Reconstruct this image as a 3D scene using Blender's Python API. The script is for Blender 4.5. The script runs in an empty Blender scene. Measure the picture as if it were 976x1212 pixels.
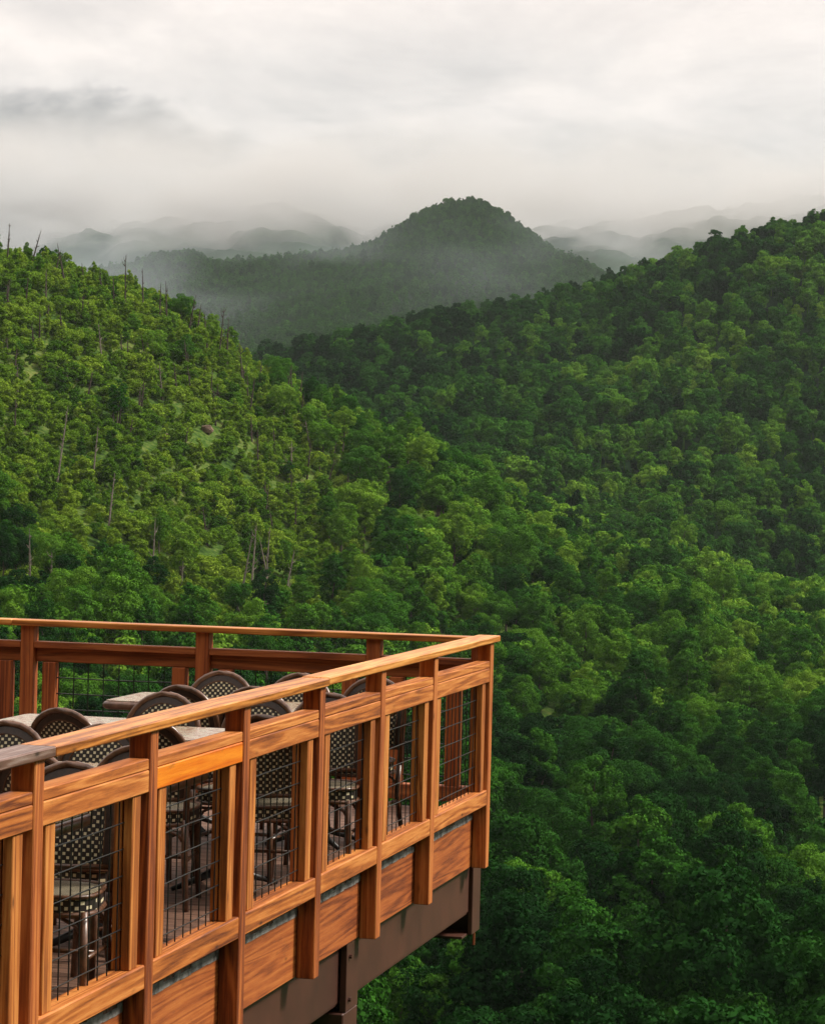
import bpy, math, random
import numpy as np
from mathutils import Vector, Matrix
random.seed(7); rng = np.random.default_rng(11)
PI = math.pi
sc = bpy.context.scene
col = sc.collection

# ------------------------------------------------------------------ camera
F = 3194.24; PITCH = math.radians(0.6363); ROLL = math.radians(-1.457)
PHI = 0.234193; OX, OY, CZ = 0.52281, 16.62525, 2.012
CAP = 1.07
cam = bpy.data.cameras.new('camera'); camo = bpy.data.objects.new('camera', cam); col.objects.link(camo)
cam.sensor_fit = 'HORIZONTAL'; cam.sensor_width = 36; cam.lens = F/976*36
cam.clip_start = .5; cam.clip_end = 60000
camo.matrix_world = Matrix.Translation((0, 0, CZ)) @ Matrix.Rotation(PI/2-PITCH, 4, 'X') @ Matrix.Rotation(-ROLL, 4, 'Z')
sc.camera = camo

def ray(x, y):                       # photo pixel (976 wide) -> world direction
    u = (x-488)/F; v = (606-y)/F
    X = u*math.cos(ROLL)+v*math.sin(ROLL); up = -u*math.sin(ROLL)+v*math.cos(ROLL)
    cp, sp = math.cos(PITCH), math.sin(PITCH)
    return X, cp+up*sp, up*cp-sp
def proj(X, Y, Z):                   # world -> photo pixel (arrays allowed)
    Z = Z-CZ; cp, sp = math.cos(PITCH), math.sin(PITCH)
    zc = Y*cp-Z*sp; up = Y*sp+Z*cp
    xr = X*math.cos(ROLL)-up*math.sin(ROLL); ur = X*math.sin(ROLL)+up*math.cos(ROLL)
    return 488+F*xr/zc, 606-F*ur/zc
def azel(x, y):
    r = ray(x, y); return r[0]/r[1], r[2]/r[1]

# ------------------------------------------------------------------ node helpers
def newmat(name):
    m = bpy.data.materials.new(name); m.use_nodes = True
    nt = m.node_tree; nt.nodes.clear()
    o = nt.nodes.new('ShaderNodeOutputMaterial')
    return m, nt, o
def N(nt, t, **kw):
    n = nt.nodes.new(t)
    for k, v in kw.items():
        if k.startswith('_'): setattr(n, k[1:], v)
        else: n.inputs[k.replace('__', ' ')].default_value = v
    return n
def L(nt, a, b): nt.links.new(a, b)
def ramp(nt, fac, stops):
    r = nt.nodes.new('ShaderNodeValToRGB'); e = r.color_ramp.elements
    while len(e) < len(stops): e.new(.5)
    for i, (p, c) in enumerate(stops):
        e[i].position = p; e[i].color = tuple(c)+(1,) if len(c) == 3 else c
    L(nt, fac, r.inputs[0]); return r.outputs[0]
def math_(nt, op, a, b=None, c=None, clamp=False):
    n = nt.nodes.new('ShaderNodeMath'); n.operation = op; n.use_clamp = clamp
    for i, v in enumerate((a, b, c)):
        if v is None: continue
        if isinstance(v, (int, float)): n.inputs[i].default_value = v
        else: L(nt, v, n.inputs[i])
    return n.outputs[0]
def mix(nt, fac, a, b, mode='MIX'):
    n = nt.nodes.new('ShaderNodeMix'); n.data_type = 'RGBA'; n.blend_type = mode
    for s, v in ((n.inputs[0], fac), (n.inputs[6], a), (n.inputs[7], b)):
        if isinstance(v, (int, float)): s.default_value = v
        elif isinstance(v, tuple): s.default_value = v+(1,) if len(v) == 3 else v
        else: L(nt, v, s)
    return n.outputs[2]

def N_col(nt, vo):
    q = nt.nodes.new('ShaderNodeSeparateColor'); L(nt, vo.outputs['Color'], q.inputs[0]); return q.outputs[0]
def wood(name, axis, c_dark, c_mid, c_light, rough=.62, grain=1.0, stain=None):
    m, nt, o = newmat(name)
    tc = N(nt, 'ShaderNodeTexCoord'); oi = N(nt, 'ShaderNodeObjectInfo')
    mp = N(nt, 'ShaderNodeMapping')
    s = [34, 34, 34]; s['xyz'.index(axis)] = 1.5
    mp.inputs['Scale'].default_value = s
    off = N(nt, 'ShaderNodeCombineXYZ')
    for i in range(3): L(nt, math_(nt, 'MULTIPLY', oi.outputs['Random'], 37.+13*i), off.inputs[i])
    L(nt, tc.outputs['Object'], mp.inputs['Vector']); L(nt, off.outputs[0], mp.inputs['Location'])
    n1 = N(nt, 'ShaderNodeTexNoise', Scale=.30, Detail=2., Roughness=.4, Distortion=.5); L(nt, mp.outputs[0], n1.inputs['Vector'])
    rings = math_(nt, 'SINE', math_(nt, 'MULTIPLY', n1.outputs['Fac'], 46*grain))
    n2 = N(nt, 'ShaderNodeTexNoise', Scale=3.6, Detail=7., Roughness=.72); L(nt, mp.outputs[0], n2.inputs['Vector'])
    n3 = N(nt, 'ShaderNodeTexNoise', Scale=2.3, Detail=3.); L(nt, tc.outputs['Object'], n3.inputs['Vector'])
    f = math_(nt, 'ADD', math_(nt, 'MULTIPLY', rings, .15), math_(nt, 'MULTIPLY', n2.outputs['Fac'], .85))
    f = math_(nt, 'ADD', f, math_(nt, 'MULTIPLY', math_(nt, 'SUBTRACT', n3.outputs['Fac'], .5), .3))
    f = math_(nt, 'ADD', f, math_(nt, 'MULTIPLY', math_(nt, 'SUBTRACT', oi.outputs['Random'], .5), .22))
    c = ramp(nt, f, [(.13, c_dark), (.44, c_mid), (.80, c_light)])
    # knots
    mk = N(nt, 'ShaderNodeMapping'); s2 = [9, 9, 9]; s2['xyz'.index(axis)] = 3.2; mk.inputs['Scale'].default_value = s2
    L(nt, tc.outputs['Object'], mk.inputs['Vector']); L(nt, off.outputs[0], mk.inputs['Location'])
    vo = N(nt, 'ShaderNodeTexVoronoi', Scale=1.); L(nt, mk.outputs[0], vo.inputs['Vector'])
    kn = ramp(nt, vo.outputs['Distance'], [(.03, (1, 1, 1)), (.085, (.25, .25, .25)), (.13, (0, 0, 0))])
    rare = math_(nt, 'GREATER_THAN', N_col(nt, vo), .35)
    c = mix(nt, math_(nt, 'MULTIPLY', math_(nt, 'MULTIPLY', kn, rare), .85), c, tuple(v*.3 for v in c_dark))
    # weather streaks / water marks
    n4 = N(nt, 'ShaderNodeTexNoise', Scale=1.4, Detail=6., Roughness=.7); L(nt, mk.outputs[0], n4.inputs['Vector'])
    w = ramp(nt, n4.outputs['Fac'], [(.60, (0, 0, 0)), (.74, (1, 1, 1))])
    c = mix(nt, math_(nt, 'MULTIPLY', w, .45), c, stain or (.10, .045, .02))
    b = N(nt, 'ShaderNodeBsdfPrincipled', Roughness=rough); L(nt, c, b.inputs['Base Color'])
    b.inputs['Specular IOR Level'].default_value = .35
    bp = N(nt, 'ShaderNodeBump', Strength=.35, Distance=.003); L(nt, n2.outputs['Fac'], bp.inputs['Height']); L(nt, bp.outputs[0], b.inputs['Normal'])
    L(nt, b.outputs[0], o.inputs['Surface'])
    return m
D_, M_, L_ = (.12, .026, .005), (.41, .122, .020), (.68, .28, .07)
WX = wood('stained_wood_along', 'x', D_, M_, L_)
WY = wood('stained_wood_inward', 'y', D_, M_, L_)
WZ = wood('stained_wood_upright', 'z', (.13, .026, .006), (.37, .098, .019), (.60, .22, .055))
WZL = wood('pale_stained_upright_wood', 'z', (.14, .034, .007), (.42, .130, .022), (.66, .29, .075))
WR = wood('reddish_upright_wood', 'z', (.13, .026, .007), (.33, .082, .020), (.50, .155, .042))
WRX = wood('reddish_rail_wood', 'x', (.12, .026, .007), (.30, .078, .020), (.46, .15, .042))
WCAP = wood('cap_wood', 'x', (.18, .050, .010), (.50, .180, .034), (.78, .38, .11), rough=.42)
WGREY = wood('weathered_cap_wood', 'x', (.07, .035, .03), (.15, .08, .06), (.36, .28, .25), rough=.4)
WOR = wood('orange_glare_wood', 'x', (.36, .06, .006), (.66, .15, .007), (.80, .27, .018), rough=.42, grain=.7)  # orange glare on one apron board, put into the wood colour
WPLY = wood('fascia_wood', 'x', (.13, .028, .007), (.34, .088, .018), (.50, .165, .036))
WDECK = wood('decking_wood', 'y', (.06, .03, .02), (.16, .085, .055), (.28, .16, .11), rough=.55)

def simple(name, c, rough=.5, metal=0., var=.15, scale=6., bump=0., c2=None):
    m, nt, o = newmat(name)
    tc = N(nt, 'ShaderNodeTexCoord')
    n = N(nt, 'ShaderNodeTexNoise', Scale=scale, Detail=6., Roughness=.65); L(nt, tc.outputs['Object'], n.inputs['Vector'])
    a = tuple(v*(1-var*2) for v in c) if c2 is None else c2
    cc = ramp(nt, n.outputs['Fac'], [(.3, a), (.68, tuple(min(1, v*(1+var)) for v in c))])
    b = N(nt, 'ShaderNodeBsdfPrincipled', Roughness=rough, Metallic=metal); L(nt, cc, b.inputs['Base Color'])
    if bump:
        bp = N(nt, 'ShaderNodeBump', Strength=bump, Distance=.01); L(nt, n.outputs['Fac'], bp.inputs['Height']); L(nt, bp.outputs[0], b.inputs['Normal'])
    L(nt, b.outputs[0], o.inputs['Surface']); return m
STEEL = simple('brown_painted_steel', (.070, .024, .014), .5, 0, .18, 3.)
WIRE = simple('black_wire', (.010, .010, .010), .4, .2, .1)
FLASH = simple('metal_flashing', (.26, .25, .235), .7, 0, .3, 14., c2=(.006, .005, .005))
TUBE = simple('dark_brown_cane', (.12, .055, .030), .3, 0, .3, 30.)
CANEBAND = simple('brown_rattan_band', (.032, .016, .011), .5, 0, .3, 60.)
IRON = simple('black_iron', (.02, .018, .017), .45, .3, .2)
ROCK = simple('bare_rock', (.17, .11, .075), .9, 0, .3, .6, .6)
TABLE = None
def table_mat():
    m, nt, o = newmat('mottled_stone_top')
    tc = N(nt, 'ShaderNodeTexCoord')
    n = N(nt, 'ShaderNodeTexNoise', Scale=22., Detail=8., Roughness=.75); L(nt, tc.outputs['Object'], n.inputs['Vector'])
    c = ramp(nt, n.outputs['Fac'], [(.36, (.05, .025, .018)), (.45, (.30, .18, .12)), (.55, (.42, .37, .28)), (.64, (.12, .15, .11))])
    b = N(nt, 'ShaderNodeBsdfPrincipled', Roughness=.22); L(nt, c, b.inputs['Base Color']); L(nt, b.outputs[0], o.inputs['Surface']); return m
STONE = table_mat()
EDGE = simple('brown_table_edge', (.16, .085, .06), .3, 0, .35, 25.)
def weave(name, ux, uy, sz, lo=.0):
    """cream squares on a near black brown ground; ux, uy = object axes of the cloth"""
    m, nt, o = newmat(name)
    tc = N(nt, 'ShaderNodeTexCoord'); sp = N(nt, 'ShaderNodeSeparateXYZ'); L(nt, tc.outputs['Object'], sp.inputs[0])
    a = math_(nt, 'DIVIDE', sp.outputs['XYZ'.index(ux)], sz); b_ = math_(nt, 'DIVIDE', sp.outputs['XYZ'.index(uy)], sz)
    def cell(sh):
        fa = math_(nt, 'FRACT', math_(nt, 'ADD', a, 50+sh)); fb = math_(nt, 'FRACT', math_(nt, 'ADD', b_, 50+sh))
        d = math_(nt, 'MAXIMUM', math_(nt, 'ABSOLUTE', math_(nt, 'SUBTRACT', fa, .5)), math_(nt, 'ABSOLUTE', math_(nt, 'SUBTRACT', fb, .5)))
        return math_(nt, 'LESS_THAN', d, .175)
    f = math_(nt, 'MAXIMUM', cell(0.), cell(.5))
    c = mix(nt, f, (.018, .011, .009), (.66, .58, .38))
    b = N(nt, 'ShaderNodeBsdfPrincipled', Roughness=.5); L(nt, c, b.inputs['Base Color']); L(nt, b.outputs[0], o.inputs['Surface']); return m
W_BACK = weave('checker_weave_back', 'X', 'Z', .031)
W_SEAT = weave('fine_weave_seat', 'X', 'Y', .016)
W_APR = weave('checker_weave_apron', 'X', 'Z', .036)

# ------------------------------------------------------------------ mesh helpers
class MB:
    def __init__(s): s.v = []; s.f = []
    def box(s, x0, x1, y0, y1, z0, z1, bev=.0):
        b = min(bev, (x1-x0)*.3, (y1-y0)*.3, (z1-z0)*.3)
        i = len(s.v)
        if b <= 0:
            s.v += [(x, y, z) for x in (x0, x1) for y in (y0, y1) for z in (z0, z1)]
            s.f += [tuple(i+k for k in q) for q in ((0, 1, 3, 2), (4, 6, 7, 5), (0, 4, 5, 1), (2, 3, 7, 6), (0, 2, 6, 4), (1, 5, 7, 3))]
            return s
        X, Y, Z = (x0, x1), (y0, y1), (z0, z1)
        idx = {}
        for a in (0, 1):
            for c in (0, 1):
                for d in (0, 1):
                    sx, sy, sz = (b if a == 0 else -b), (b if c == 0 else -b), (b if d == 0 else -b)
                    idx[a, c, d, 'x'] = len(s.v); s.v.append((X[a], Y[c]+sy, Z[d]+sz))
                    idx[a, c, d, 'y'] = len(s.v); s.v.append((X[a]+sx, Y[c], Z[d]+sz))
                    idx[a, c, d, 'z'] = len(s.v); s.v.append((X[a]+sx, Y[c]+sy, Z[d]))
        for a in (0, 1):
            s.f.append(tuple(idx[a, c, d, 'x'] for c, d in ((0, 0), (0, 1), (1, 1), (1, 0))))
            s.f.append(tuple(idx[c, a, d, 'y'] for c, d in ((0, 0), (1, 0), (1, 1), (0, 1))))
            s.f.append(tuple(idx[c, d, a, 'z'] for c, d in ((0, 0), (0, 1), (1, 1), (1, 0))))
        for a in (0, 1):
            for c in (0, 1):
                s.f.append((idx[a, c, 0, 'x'], idx[a, c, 1, 'x'], idx[a, c, 1, 'y'], idx[a, c, 0, 'y']))
                s.f.append((idx[a, 0, c, 'x'], idx[a, 1, c, 'x'], idx[a, 1, c, 'z'], idx[a, 0, c, 'z']))
                s.f.append((idx[0, a, c, 'y'], idx[1, a, c, 'y'], idx[1, a, c, 'z'], idx[0, a, c, 'z']))
                for d in (0, 1): s.f.append((idx[a, c, d, 'x'], idx[a, c, d, 'y'], idx[a, c, d, 'z']))
        return s
    def tube(s, pts, r, n=8, caps=True, closed=False):
        pts = [Vector(p) for p in pts]; K = len(pts); i0 = len(s.v)
        rr = r if isinstance(r, (list, tuple)) else [r]*K
        ref = None
        for k in range(K):
            if closed: t = pts[(k+1) % K]-pts[k-1]
            else: t = pts[min(k+1, K-1)]-pts[max(k-1, 0)]
            t.normalize()
            if ref is None: ref = Vector((0, 0, 1)) if abs(t.z) < .9 else Vector((1, 0, 0))
            u = t.cross(ref).normalized(); w = t.cross(u).normalized(); ref = -w if False else ref
            if abs(t.dot(ref)) > .95: ref = u
            for j in range(n):
                a = 2*PI*j/n; s.v.append(tuple(pts[k]+(u*math.cos(a)+w*math.sin(a))*rr[k]))
        for k in range(K if closed else K-1):
            k2 = (k+1) % K
            for j in range(n):
                s.f.append((i0+k*n+j, i0+k*n+(j+1) % n, i0+k2*n+(j+1) % n, i0+k2*n+j))
        if caps and not closed:
            s.f.append(tuple(i0+j for j in range(n))[::-1]); s.f.append(tuple(i0+(K-1)*n+j for j in range(n)))
        return s
    def build(s, name, mat, parent=None, smooth=False):
        me = bpy.data.meshes.new(name); me.from_pydata(s.v, [], s.f)
        if mat: me.materials.append(mat)
        import bmesh
        bm = bmesh.new(); bm.from_mesh(me); bmesh.ops.recalc_face_normals(bm, faces=bm.faces); bm.to_mesh(me); bm.free()
        if smooth: me.polygons.foreach_set('use_smooth', [True]*len(me.polygons))
        o = bpy.data.objects.new(name, me); col.objects.link(o)
        if parent: o.parent = parent
        return o
def tag(o, label=None, cat=None, group=None, kind=None):
    if label: o['label'] = label
    if cat: o['category'] = cat
    if group: o['group'] = group
    if kind: o['kind'] = kind
    return o
def empty(name, loc=(0, 0, 0), rz=0):
    o = bpy.data.objects.new(name, None); o.empty_display_size = .3; col.objects.link(o)
    o.location = loc; o.rotation_euler = (0, 0, rz); return o
def copy_tree(o, parent=None):
    c = o.copy(); col.objects.link(c)
    if parent: c.parent = parent
    for ch in list(o.children): copy_tree(ch, c)
    return c

# ------------------------------------------------------------------ deck (local x = along front rail, y = inward, z up; corner at 0)
RZ_F = PI/2-PHI                       # local x axis -> (sin phi, cos phi)
e1 = Vector((math.sin(PHI), math.cos(PHI), 0)); e2 = Vector((-math.cos(PHI), math.sin(PHI), 0))
CORNER = Vector((OX, OY, 0))
def W(s, n, z=0): return CORNER+e1*s+e2*n+Vector((0, 0, z))

deck = empty('wooden_deck', CORNER, RZ_F)
tag(deck, 'raised stained wooden dining deck on brown steel beams above the wooded valley', 'deck')
b = MB(); x = -12.5
while x < .0:                          # boards run inward
    b.box(x, min(x+.137, .008), .0895+.004, 6.5, -.036, 0, .003); x += .143
b.build('decking', WDECK, deck)
# fascia boards between posts
POSTS = [-9.99, -8.79, -7.586, -6.378, -5.154, -3.929, -2.74, -1.533, 0.]
for i, (p0, p1) in enumerate(zip([-12.5]+POSTS[:-1], POSTS)):
    if i % 2 == 0:
        a1 = POSTS[min(i+1, len(POSTS)-1)]
        MB().box(p0-.042 if i else p0, (a1-.046) if i+1 < len(POSTS) else a1-.002, .092, .130, -.345, -.052, .003).build('fascia_board', WPLY, deck)
for (p0, p1) in zip([-12.5]+POSTS[:-1], POSTS):    # torn flashing strip under the rail
    b = MB(); u = p0+.01
    while u < p1-.1:
        w = random.uniform(.05, .16); w = min(w, p1-.092-u)
        if w > .01: b.box(u, u+w-.001, .0885-.0*1, .0915, -.05-random.uniform(.0, .006), -.014-random.choice((0, 0, .012)))
        u += w
    if b.v: b.build('flashing', FLASH, deck)

b = MB()
for k in range(22): b.box(-12.2+k*.56, -12.2+k*.56+.045, .132, 6.4, -.335, -.037)
b.build('joists', WY, deck)

# front beam
fb = MB()
fb.box(-12.5, .10, .20, .215, -.66, -.347)              # web plate
fb.box(-12.5, .10, .15, .32, -.668, -.652, .002); fb.box(-12.5, .10, .15, .32, -.36, -.346, .002)
fb.box(-12.5, .10, .142, .1495, -.652, -.36)
fb.build('front_beam', STEEL, deck)
eb = MB()
eb.box(.12, .345, .118, .148, -.80, -.347, .004)         # end plate
eb.box(.22, .245, .148, 6.4, -.79, -.36); eb.box(-.03, .345, .1485, 6.4, -.806, -.790, .002); eb.box(.12, .345, .1485, 6.4, -.36, -.346, .002)
eb.build('end_beam', STEEL, deck)
MB().box(.20, .215, .118, .13, -.875, -.80).build('drip_strip', WZ, deck)
for sx in (-3.02, -9.2):
    c = MB(); c.box(sx, sx+.235, .1, .135, -.70, -.347, .003); c.box(sx+.1, sx+.115, .135, .30, -.70, -.37); c.build('stiffener', STEEL, deck)
    c = MB(); c.box(sx-.03, sx+.255, .105, .40, -9.0, -.702, .006); cc = c.build('steel_column', STEEL, deck)
    for z in (-.42, -.64, -.78):
        c = MB(); c.tube([(sx+.05, .100 if z > -.7 else .105, z), (sx+.05, .085 if z > -.7 else .092, z)], .012, 6)
        c.build('bolt', STEEL, deck)

def railing(name, origin, rz, posts, label, mats, caps, xmin, xmax, joint_end=True, drop=-.35, special=None):
    """posts = right edges; outer face of posts y=0, inward +y"""
    WXm, WZm, WPm, WCm = mats
    r = empty(name, origin, rz); tag(r, label, 'railing')
    pw = .089
    pm = MB().box(-pw, 0, 0, .089, drop, CAP-.039, .004)
    p0 = pm.build('post', WPm, r)
    for i, p in enumerate(posts):
        q = p0 if i == 0 else p0.copy()
        if i: col.objects.link(q); q.parent = r
        q.location = (p, 0, 0)
    for (a, c, m, dz) in caps:
        MB().box(a, c, -.019, .121, CAP-.038+dz, CAP+dz, .005).build('cap_rail', m or WCm, r)
    edges = [xmin]+[p for p in posts if p > xmin]+([xmax] if xmax else [])
    bays = []
    for a, c in zip(edges[:-1], edges[1:]):
        right = c-pw if c in posts else c
        if right-a > .25: bays.append((a, right))
    for k, (a, c) in enumerate(bays):
        a += .0015; c -= .0015
        MB().box(a, c, .006, .0885, CAP-.1868, CAP-.1443, .004).build('shelf_rail', WXm, r)
        ap = MB().box(a, c, .004, .042, CAP-.2744, CAP-.1882, .004).build('apron_board', WXm, r)
        if special is not None and abs(a-special) < .1: ap.data.materials[0] = WOR; ap['label'] = 'bright orange stained board, glare put into its colour'
        MB().box(a, c, .003, .0925, CAP-1.0322, CAP-.9371, .005).build('bottom_rail', WXm, r)
        g = .062; sw = .089
        z0, z1 = CAP-.9368, CAP-.2748
        for xx in (a+g, c-g-sw):
            MB().box(xx, xx+sw, .014, .050, z0, z1, .003).build('stile', WZm, r)
            MB().box(xx, xx+sw, .056, .0885, z0, z1, .003).build('stile', WZm if (k+int(xx*7)) % 2 else WPm, r)
        wm = MB(); y = .053; wr = .0040 if WPm is WR else .0030
        xx = a+g+.05; 
        while xx < c-g-.04:
            wm.tube([(xx+random.uniform(-.003, .003), y, z0+.004), (xx+random.uniform(-.003, .003), y, (z0+z1)/2), (xx+random.uniform(-.002, .002), y, z1)], wr, 5, caps=False); xx += .1016
        zz = z0+.055
        while zz < z1:
            dz = random.uniform(-.004, .004)
            wm.tube([(a+g+.03, y-.004, zz), ((a+c)/2, y-.004, zz+dz), (c-g-.03, y-.004, zz)], wr, 5, caps=False); zz += .1016
        wm.build('wire_mesh', WIRE, r, smooth=True)
    return r
front = railing('deck_railing', CORNER, RZ_F, POSTS, 'front railing of orange stained wood with wire mesh panels, nearest the viewer',
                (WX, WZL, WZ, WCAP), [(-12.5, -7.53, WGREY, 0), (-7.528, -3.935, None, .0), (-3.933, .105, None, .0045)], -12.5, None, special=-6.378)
back = railing('deck_railing', W(.10, 0), RZ_F+PI/2, [.145, .773+.042, 1.89+.04, 3.065+.045, 4.3, 5.5], 'reddish wood and mesh railing along the far back side of the deck',
               (WRX, WR, WR, WCAP), [(.123, 3.16, None, -.006), (3.162, 6.4, None, -.006)], .235-.09, 6.4, drop=-.35)
# straighten the first post of the back railing so that it does not touch the front corner post
# ------------------------------------------------------------------ chairs
def make_chair():
    t = empty('bistro_chair')
    # local: seat faces -y (front), back at +y ; width along x ; origin at floor under the seat
    yb = .20; lean = .10
    def back_pt(x, z):                # back plane leans away above the seat
        k = max(0, (z-.44)/.46); return (x, yb+lean*k*k*.6+lean*.4*k, z)
    R = .195
    def arch(rad, zc, n=15):
        return [back_pt(rad*math.cos(a), zc+rad*math.sin(a)) for a in [PI-PI*i/n for i in range(n+1)]]
    m = MB()
    outer = [back_pt(-.185, .40), back_pt(-.19, .55)]+arch(.195, .695)+[back_pt(.19, .55), back_pt(.185, .40)]
    m.tube(outer, .0155, 8)
    m.build('back_frame', TUBE, t, True)
    # inner smooth band + weave panel
    m = MB()
    def ring(rad, zc, zb, y, n=15):
        a = [(rad*math.cos(q), zc+rad*math.sin(q)) for q in [PI-PI*i/n for i in range(n+1)]]
        return a
    o_ = ring(.182, .695, 0, 0); i_ = ring(.156, .690, 0, 0)
    o_ = [(-.178, .52)]+o_+[(.178, .52)]; i_ = [(-.156, .52)]+i_+[(.156, .52)]
    for side in (-.005, .005):
        base = len(m.v)
        for (a, z), (c, w) in zip(o_, i_):
            p = back_pt(a, z); q = back_pt(c, w); m.v.append((p[0], p[1]+side, p[2])); m.v.append((q[0], q[1]+side*1.6, q[2]))
        for k in range(len(o_)-1): m.f.append((base+2*k, base+2*k+1, base+2*k+3, base+2*k+2))
    m.build('back_band', CANEBAND, t, True)
    m = MB(); m.tube([back_pt(a, z) for a, z in i_], .008, 6); m.build('inner_rim', TUBE, t, True)
    m = MB()
    for side in (-.004, .004):
        base = len(m.v)
        rows = 9
        for (a, z) in i_:
            for k in range(rows):
                zz = .52+(z-.52)*k/(rows-1); p = back_pt(a, zz); bow = .0
                m.v.append((p[0], p[1]+side+bow, p[2]))
        for k in range(len(i_)-1):
            for j in range(rows-1):
                q = base+k*rows+j; m.f.append((q, q+1, q+rows+1, q+rows))
    m.build('back_weave', W_BACK, t)
    m = MB(); m.tube([back_pt(-.182, .515), back_pt(0, .508), back_pt(.182, .515)], .012, 6); m.build('back_rail', TUBE, t, True)
    # seat: rounded trapezoid
    def seat_outline(k):
        P = []
        for i in range(28):
            a = 2*PI*i/28; c, s_ = math.cos(a), math.sin(a)
            x_ = .205*abs(c)**.6*(1 if c > 0 else -1); y_ = .205*abs(s_)**.6*(1 if s_ > 0 else -1)
            x_ *= 1-.10*(y_/.2)
            P.append((x_*k, y_*k))
        return P
    m = MB(); base = 0
    for k, z in ((1., .452), (.9, .458), (.5, .456)):
        for x_, y_ in seat_outline(k): m.v.append((x_, y_, z))
    m.v.append((0, 0, .454))
    for r_ in range(2):
        for i in range(28): m.f.append((r_*28+i, r_*28+(i+1) % 28, (r_+1)*28+(i+1) % 28, (r_+1)*28+i))
    for i in range(28): m.f.append((56+i, 56+(i+1) % 28, 84))
    m.build('seat_weave', W_SEAT, t, True)
    m = MB()
    for z in (.452, .392):
        for x_, y_ in seat_outline(1.): m.v.append((x_, y_, z))
    for i in range(28): m.f.append((i, (i+1) % 28, 28+(i+1) % 28, 28+i))
    m.f.append(tuple(range(28, 56)))
    m.build('seat_apron', W_APR, t)
    m = MB(); m.tube([(x_, y_, .455) for x_, y_ in seat_outline(1.01)], .009, 6, closed=True)
    m.tube([(x_, y_, .390) for x_, y_ in seat_outline(1.01)], .011, 6, closed=True); m.build('seat_rim', TUBE, t, True)
    for sx in (-1, 1):
        m = MB(); m.tube([(sx*.185, -.165, .40), (sx*.19, -.175, .2), (sx*.20, -.19, 0)], [.017, .016, .014], 8)
        m.tube([(sx*.188, -.17, .30), (sx*.16, -.165, .345), (sx*.08, -.17, .385)], .008, 6)
        m.build('leg', TUBE, t, True)
        m = MB(); m.tube([back_pt(sx*.185, .42), (sx*.18, .19, .25), (sx*.20, .245, 0)], [.017, .016, .014], 8)
        m.tube([(sx*.182, .19, .30), (sx*.15, .19, .345), (sx*.07, .19, .385)], .008, 6)
        m.build('leg', TUBE, t, True)
    m = MB()
    m.tube([(-.185, -.17, .22), (-.182, .2, .22)], .009, 6); m.tube([(.185, -.17, .22), (.182, .2, .22)], .009, 6)
    m.tube([(-.18, .02, .22), (.18, .02, .22)], .009, 6); m.build('stretcher', TUBE, t, True)
    return t
def make_table(wx, wy):
    t = empty('cafe_table')
    m = MB(); 
    def outline(w, d, r, n=5):
        P = []
        for cx, cy, a0 in ((w-r, d-r, 0), (-w+r, d-r, PI/2), (-w+r, -d+r, PI), (w-r, -d+r, 1.5*PI)):
            for i in range(n+1): a = a0+PI/2*i/n; P.append((cx+r*math.cos(a), cy+r*math.sin(a)))
        return P
    rings = [(.012, .700), (0, .712), (0, .730), (.008, .742), (.02, .7455)]
    pts = [outline(wx/2-i, wy/2-i, .05) for i, z in rings]; n = len(pts[0])
    for (i, z), P in zip(rings, pts): m.v += [(x_, y_, z) for x_, y_ in P]
    for k in range(len(rings)-1):
        for i in range(n): m.f.append((k*n+i, k*n+(i+1) % n, (k+1)*n+(i+1) % n, (k+1)*n+i))
    m.f.append(tuple(range(n)))
    m.build('table_edge', EDGE, t, True)
    m = MB(); P = outline(wx/2-.018, wy/2-.018, .04)
    for z in (.740, .750): m.v += [(x_, y_, z) for x_, y_ in P]
    n = len(P)
    for i in range(n): m.f.append((i, (i+1) % n, n+(i+1) % n, n+i))
    m.f.append(tuple(range(n, 2*n)))
    m.build('table_top', STONE, t)
    m = MB(); m.tube([(0, 0, .06), (0, 0, .70)], .035, 12); m.build('pedestal', IRON, t, True)
    for a in range(4):
        q = PI/4+a*PI/2; m = MB(); m.tube([(.02*math.cos(q), .02*math.sin(q), .10), (.16*math.cos(q), .16*math.sin(q), .05), (.29*math.cos(q), .29*math.sin(q), .012)], [.024, .018, .012], 6)
        m.build('foot', IRON, t, True)
    return t
# tables: s, n, name words   (all on the deck floor)
t1 = make_table(.70, .78)
TB = [(-7.10, .50, 'stone topped table beside the nearest chair at the lower left railing'),
      (-5.50, .56, 'stone topped table right of the nearest full post, under the cap rail'),
      (-3.66, .56, 'stone topped table seen under the cap rail left of the third full front post'),
      (-1.93, .60, 'stone topped table seen under the cap rail left of the fourth full front post'),
      (-5.75, 1.50, 'stone topped table mostly hidden behind the cap rail at the left photo edge'),
      (-3.36, 1.48, 'pale stone topped table behind the two leftmost chair backs'),
      (-1.70, 1.42, 'stone topped table whose brown left corner pokes out before the back mesh')]
for i, (s, n, lab) in enumerate(TB):
    t = t1 if i == 0 else copy_tree(t1)
    t.location = W(s, n); t.rotation_euler = (0, 0, RZ_F)
    tag(t, lab, 'table', 'stone topped tables on the deck')
c1 = make_chair()
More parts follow.
